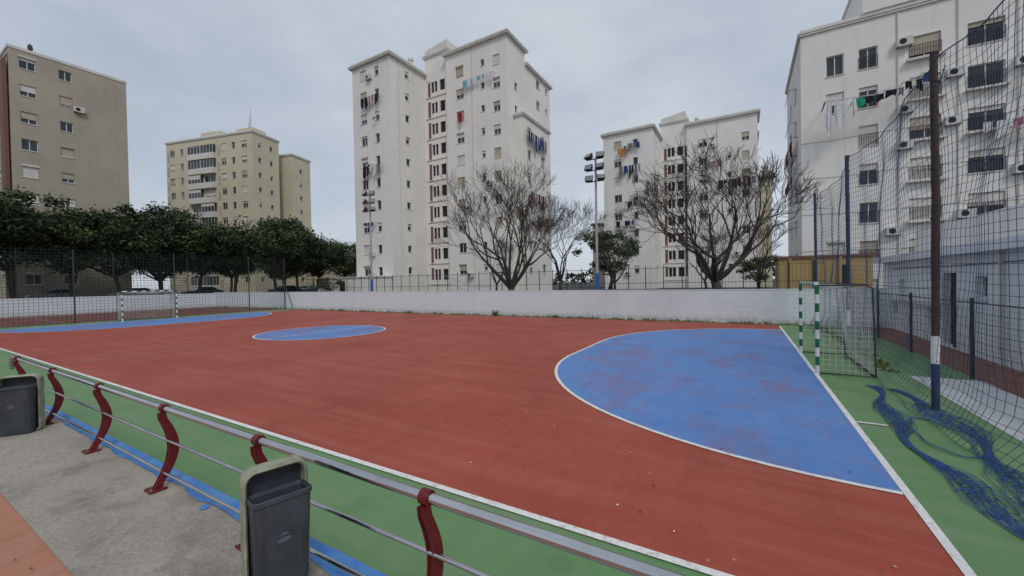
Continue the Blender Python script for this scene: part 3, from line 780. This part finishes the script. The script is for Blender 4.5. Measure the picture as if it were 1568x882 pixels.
# low service building beside the court
e=empty('changing_room_building'); w,g,l,d=MB(),MB(),MB(),MB()
O=V(5.35,23.4,0)
facade(w,g,O,-Y,-X,17.4,2.75,[(6.0,.06,6.85,2.25,'s'),(8.0,1.55,8.6,2.15,'b'),(2.0,1.5,2.6,2.05,'b'),(11.5,1.5,12.2,2.1,'b')],'lowwhite')
w.poly([(5.35,23.4,0),(12,23.4,0),(12,23.4,2.75),(5.35,23.4,2.75)],'lowwhite'); w.poly([(5.35,6,0),(12,6,0),(12,6,2.75),(5.35,6,2.75)],'lowwhite')
w.box(5.05,12,5.8,23.6,2.752,3.0,'lowwhite'); w.box(6.2,12,5.9,22.8,3.002,4.0,'stucco2')
w.box(5.2,5.34,17.6,22.2,1.2,1.28,'cornice'); w.box(5.22,5.345,22.3,22.9,.0,2.74,'lowwhite')
for y in (21.6,18.2): d.box(5.22,5.34,y,y+.35,.8,1.1,'ac')
d.tube([(5.28,14.0,0),(5.28,14.0,2.74)],.04,'ac',8); d.tube([(5.3,22,2.5),(5.3,17,2.45),(5.3,7,2.5)],.012,'fence',4)
d.box(5.30,5.346,16.5,16.56,.06,2.25,'fence')
finish(e,w,g,l,d)

# ochre brick outbuilding
b=MB(); b.box(1.9,6.3,29.5,33,.85,3.35,'ochre'); b.box(1.8,6.4,29.4,33.1,3.352,3.5,'brownbrick')
for x in (2.4,3.6,4.8): b.box(x,x+.12,29.4,29.498,.85,3.35,'ochre')
b.box(4.95,5.25,29.38,29.497,1.0,2.9,'dark'); b.obj('ochre_brick_outbuilding')
e=empty('arcade_building'); w,g,l,d=MB(),MB(),MB(),MB()
volume(w,g,-92,-60,54,62,.85,6.2,'cream',front=[(1+i*3.2,.05,3.4+i*3.2,2.9,'s') for i in range(9)]+[(1.6+i*3.2,3.7,2.8+i*3.2,4.7,'w') for i in range(9)],cor=.3,ck='rooftile')
finish(e,w,g,l,d)
e=empty('apartment_building'); w,g,l,d=MB(),MB(),MB(),MB()
fw=[]
for i in range(4): fw+=col(1.5+i*2.9,1.2,1.2,2.2,4,2.85)
volume(w,g,-31,-18,92,100,.85,15.5,'beige',front=fw,right=[],cor=.4,ck='rooftile'); finish(e,w,g,l,d)
e=empty('apartment_building'); w,g,l,d=MB(),MB(),MB(),MB()
fw=[]
for i in range(9): fw+=col(1.5+i*2.9,1.2,1.2,2.2,2,2.85)
volume(w,g,-130,-90,90,100,.85,9,'beige',front=fw,cor=.4,ck='rooftile'); finish(e,w,g,l,d)
b=MB(); b.box(-47,-37.8,33.2,35.3,.85,3.1,'stucco'); b.box(-47.1,-37.7,33.1,35.4,3.102,3.25,'cornice')
b.box(-45,-44,33.16,33.197,1.2,2.8,'dark'); b.obj('tower_podium')

# ------------------------------------------------------------------ trees
def perp(d):
    a=d.cross(V(R.uniform(-1,1),R.uniform(-1,1),R.uniform(-1,1)))
    return a.normalized()
def grow(b,p,d,L,r,lev,mx,k,up=.12):
    segs=3 if lev<4 else 2; pts=[p]; rad=[r]; q=p.copy(); dd=d.copy()
    for i in range(segs):
        dd=(dd+perp(dd)*R.uniform(.05,.24)+V(0,0,up)).normalized(); q=q+dd*(L/segs); pts.append(q.copy()); rad.append(max(.010,r*(1-.36*(i+1)/segs)))
    b.tube(pts,rad,k,(8,7,6,5,4,3,3,3)[min(lev,7)],False)
    if lev>=mx: return
    nchild=R.choice([2,3,3]) if lev<mx-2 else R.choice([3,4])
    for c in range(nchild):
        ang=R.uniform(.28,.75); ax=perp(dd); nd=(Matrix.Rotation(ang,3,ax)@dd).normalized()
        t=1.0 if c<2 else R.uniform(.45,.9)
        s=pts[-1] if t==1 else pts[1]+(pts[-1]-pts[1])*t*.9
        grow(b,s,nd,L*R.uniform(.66,.86),rad[-1]*R.uniform(.66,.84),lev+1,mx,k,up)
def bare_tree(loc,h,trunk,nl,tilt,r0=.2,mx=6,L=None,k='barkg',up=.12):
    b=MB(); top=V(R.uniform(-.1,.1),0,trunk)
    b.tube([(0,0,-.1),(0.03,0,.3),(.02,.02,trunk*.6),top],[r0*1.35,r0*1.05,r0*.9,r0*.95],k,12)
    for i in range(nl):
        a=2*math.pi*i/nl+R.uniform(-.3,.3); t=math.radians(R.uniform(*tilt))
        d=V(math.cos(a)*math.sin(t),math.sin(a)*math.sin(t),math.cos(t))
        grow(b,top-V(0,0,.05),d,(L or h*.27)*R.uniform(.85,1.1),r0*R.uniform(.5,.65),1,mx,k,up)
    o=b.obj('bare_tree',None,True); o.location=loc; return o
R.seed(12)
bare_tree((-15.2,26,.88),9,.9,8,(12,60),.26,6,2.65)
R.seed(21)
bare_tree((-1.4,27,.88),8,1.2,8,(25,76),.28,6,2.6,up=.10)
R.seed(5)
bare_tree((-9.3,33,.88),6,1.2,4,(15,40),.12,5,1.5)
bare_tree((.9,33,.88),6,1.2,4,(15,45),.12,5,1.5)
bare_tree((-2.8,38,.88),6,1.2,4,(15,45),.12,5,1.6)
bare_tree((-15.5,36,.88),6,1.4,5,(15,45),.16,6,2.3)
bare_tree((-21,33,.88),6,1.2,4,(15,45),.12,5,1.6)

def leafy_mesh(name,h,rad,trunk,ncl,nleaf,ls,pre,seed,cbase=.95):
    R.seed(seed); b=MB()
    lean=R.uniform(-.6,.6)
    b.tube([(0,0,-.1),(.02,0,.4),(lean*.5,.1,trunk*.6),(lean,.1,trunk)],[.26,.2,.17,.16],'bark',10)
    zb=trunk*cbase; cz=(h+zb)/2; hz=(h-zb)/2
    cen=[]; ph=R.uniform(0,6)
    for i in range(ncl):
        while True:
            p=V(R.uniform(-1,1),R.uniform(-1,1),R.uniform(-1,1))
            if .35<p.length<1: break
        th=math.atan2(p.y,p.x); lob=1+.16*math.sin(3*th+ph)+.12*math.sin(5*th+2*ph)
        p=p*(.72+.34*R.random()); zz=p.z*hz*(1+.12*math.sin(2*th+ph*1.7))
        if p.z<0: zz*=R.uniform(.7,1.25)
        cen.append(V(p.x*rad*lob,p.y*rad*lob,cz+zz))
    for c in cen[::3]:
        st=V(lean,.1,trunk-.1); m=(st+c)/2+V(R.uniform(-.4,.4),R.uniform(-.4,.4),-.3)
        b.tube([st,m,c],[.10,.06,.02],'bark',5,False)
    for c in cen:
        cr=R.uniform(.5,1.25)*rad*.27; tone=R.choice([0,0,1,1,2])
        for j in range(nleaf):
            q=V(R.gauss(0,1),R.gauss(0,1),R.gauss(0,.7)); q=q.normalized()*cr*(R.random()**.45)*R.uniform(.8,1.3); q.z*=.8
            p=c+q; a=V(R.gauss(0,1),R.gauss(0,1),R.gauss(0,.6)).normalized(); t=perp(a); s=ls*R.uniform(.6,1.3)
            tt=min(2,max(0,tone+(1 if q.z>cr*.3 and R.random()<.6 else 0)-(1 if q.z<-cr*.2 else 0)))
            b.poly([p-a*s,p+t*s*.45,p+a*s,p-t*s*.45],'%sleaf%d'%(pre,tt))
    return b.obj(name,mesh_only=True)
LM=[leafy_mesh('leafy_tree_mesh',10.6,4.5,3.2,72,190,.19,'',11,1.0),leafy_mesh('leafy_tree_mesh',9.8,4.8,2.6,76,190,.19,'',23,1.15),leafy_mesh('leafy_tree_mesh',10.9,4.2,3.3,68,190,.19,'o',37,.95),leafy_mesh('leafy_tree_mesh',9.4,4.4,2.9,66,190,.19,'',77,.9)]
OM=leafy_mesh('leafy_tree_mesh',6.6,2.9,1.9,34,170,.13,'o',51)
R.seed(3)
def put(me,loc,s=1.,sz=None,name='leafy_tree'):
    o=bpy.data.objects.new(name,me); scene.collection.objects.link(o); o.location=loc; o.rotation_euler=(0,0,R.uniform(0,6.28)); o.scale=(s,s,sz or s)
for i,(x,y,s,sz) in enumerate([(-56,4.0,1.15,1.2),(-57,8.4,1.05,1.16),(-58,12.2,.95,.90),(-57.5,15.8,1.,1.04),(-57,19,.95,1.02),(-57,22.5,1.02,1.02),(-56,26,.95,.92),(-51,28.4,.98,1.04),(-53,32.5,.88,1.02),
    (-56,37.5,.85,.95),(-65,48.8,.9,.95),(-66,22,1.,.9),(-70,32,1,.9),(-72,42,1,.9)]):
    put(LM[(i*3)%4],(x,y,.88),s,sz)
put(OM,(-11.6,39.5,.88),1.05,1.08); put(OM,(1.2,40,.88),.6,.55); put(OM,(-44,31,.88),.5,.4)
b=MB()  # distant belt of trees closing the horizon
R.seed(9)
for i in range(2600):
    x=-190+R.random()*230; y=150+R.uniform(-6,6); zt=5+2.5*math.sin(x*.11)+1.5*math.sin(x*.37)
    p=V(x,y,.9+zt*R.random()**.7); s=R.uniform(.5,1.1)
    a=V(R.gauss(0,1),R.gauss(0,.4),R.gauss(0,1)).normalized(); t=perp(a); b.poly([p-a*s,p+t*s*.6,p+a*s,p-t*s*.6],'leaf%d'%R.choice([0,0,1]))
b.obj('distant_trees')

# ------------------------------------------------------------------ cars
def car(x,y,rz,k):
    e=empty('parked_car',(x,y,.9),rz); b=MB()
    prof=[(-2.1,.35),(-2.15,.7),(-1.95,.92),(-1.2,.98),(-.55,1.42),(.85,1.46),(1.65,1.0),(2.05,.9),(2.1,.35)]
    n=len(prof)
    def yw(z): return .86 if z<1.0 else .86-(z-1.0)*.42
    for i in range(n-1):
        (x0,z0),(x1,z1)=prof[i],prof[i+1]; b.poly([(x0,-yw(z0),z0),(x1,-yw(z1),z1),(x1,yw(z1),z1),(x0,yw(z0),z0)],k if i not in (3,5) else 'glass')
    for s in (-1,1): b.poly([(px,s*yw(z),z) for px,z in prof[:4]+prof[6:]],k); b.poly([(px,s*(yw(z)),z) for px,z in prof[3:7]],k)
    for s in (-1,1):
        b.poly([(-1.0,s*.865,1.02),(-.5,s*.70,1.36),(.05,s*.70,1.38),(.05,s*.865,1.02)],'glass')
        b.poly([(.12,s*.865,1.02),(.12,s*.70,1.38),(.8,s*.70,1.38),(1.4,s*.865,1.04)],'glass')
    b.poly([(p,-.86,.35) for p in (-2.1,2.1)]+[(p,.86,.35) for p in (2.1,-2.1)],'dark')
    b.obj('body',e); b=MB()
    for wx in (-1.35,1.3):
        for s in (-1,1): b.tube([(wx,s*.68,.32),(wx,s*.88,.32)],.32,'tyre',16); b.tube([(wx,s*.881,.32),(wx,s*.89,.32)],.18,'galv',12)
    b.obj('wheels',e)
for x,y,rz,k in ((-50,36,.2,'car_white'),(-54.5,36.8,1.4,'car_grey'),(-47,34.5,.1,'car_silver'),(-58.5,34,1.5,'car_blue'),(-62,25,1.57,'car_grey'),(-61.5,18,1.57,'car_white'),(-61.8,12,1.57,'car_silver'),(-59.5,41,.1,'car_grey'),(-63,40,.2,'car_white')):
    car(x,y,rz,k)

# ------------------------------------------------------------------ sky, sun, camera
w=bpy.data.worlds.new('World'); scene.world=w; w.use_nodes=True; nt=w.node_tree
bg=nt.nodes['Background']
sky=nn(nt,'ShaderNodeTexSky',sky_type='NISHITA'); sky.sun_disc=False; sky.sun_elevation=math.radians(48)
tc=nn(nt,'ShaderNodeTexCoord')
mp=nn(nt,'ShaderNodeMapping'); mp.inputs['Scale'].default_value=(1,1,2.6); nt.links.new(tc.outputs['Generated'],mp.inputs['Vector'])
n1=noise(nt,mp.outputs[0],1.5,7,.55)
cloud=mix(nt,ramp(nt,n1,.36,.66),(4.3,4.95,5.9),(6.3,6.75,7.4))
sp=nn(nt,'ShaderNodeSeparateXYZ'); nt.links.new(tc.outputs['Generated'],sp.inputs[0])
cloud=mix(nt,ramp(nt,sp.outputs[2],.0,.3,.4,0),cloud,(6.3,6.8,7.4))
colr=mix(nt,.9,sky.outputs[0],cloud)
nt.links.new(colr,bg.inputs['Color']); bg.inputs['Strength'].default_value=.1
sd=bpy.data.lights.new('sun','SUN'); sd.energy=1.2; sd.angle=math.radians(14); sd.color=(1,.97,.93)
so=bpy.data.objects.new('sun',sd); scene.collection.objects.link(so)
az=math.radians(-42); el=math.radians(48)
dirv=V(math.cos(el)*math.cos(az),math.cos(el)*math.sin(az),math.sin(el))
so.rotation_euler=dirv.to_track_quat('Z','Y').to_euler(); so.location=(10,-10,40)
sky.sun_rotation=math.atan2(dirv.x,dirv.y)

cd=bpy.data.cameras.new('camera'); co=bpy.data.objects.new('camera',cd); scene.collection.objects.link(co)
cd.sensor_width=36; cd.lens=36*609/1568; cd.clip_start=.05; cd.clip_end=6000
mt=Matrix.Rotation(math.radians(30.2),4,'Z')@Matrix.Rotation(math.radians(90-.75),4,'X')@Matrix.Rotation(math.radians(-1.0),4,'Z')
co.matrix_world=Matrix.Translation((0,0,2.18))@mt
scene.camera=co
scene.view_settings.view_transform='Standard'; scene.view_settings.look='None'; scene.view_settings.exposure=0
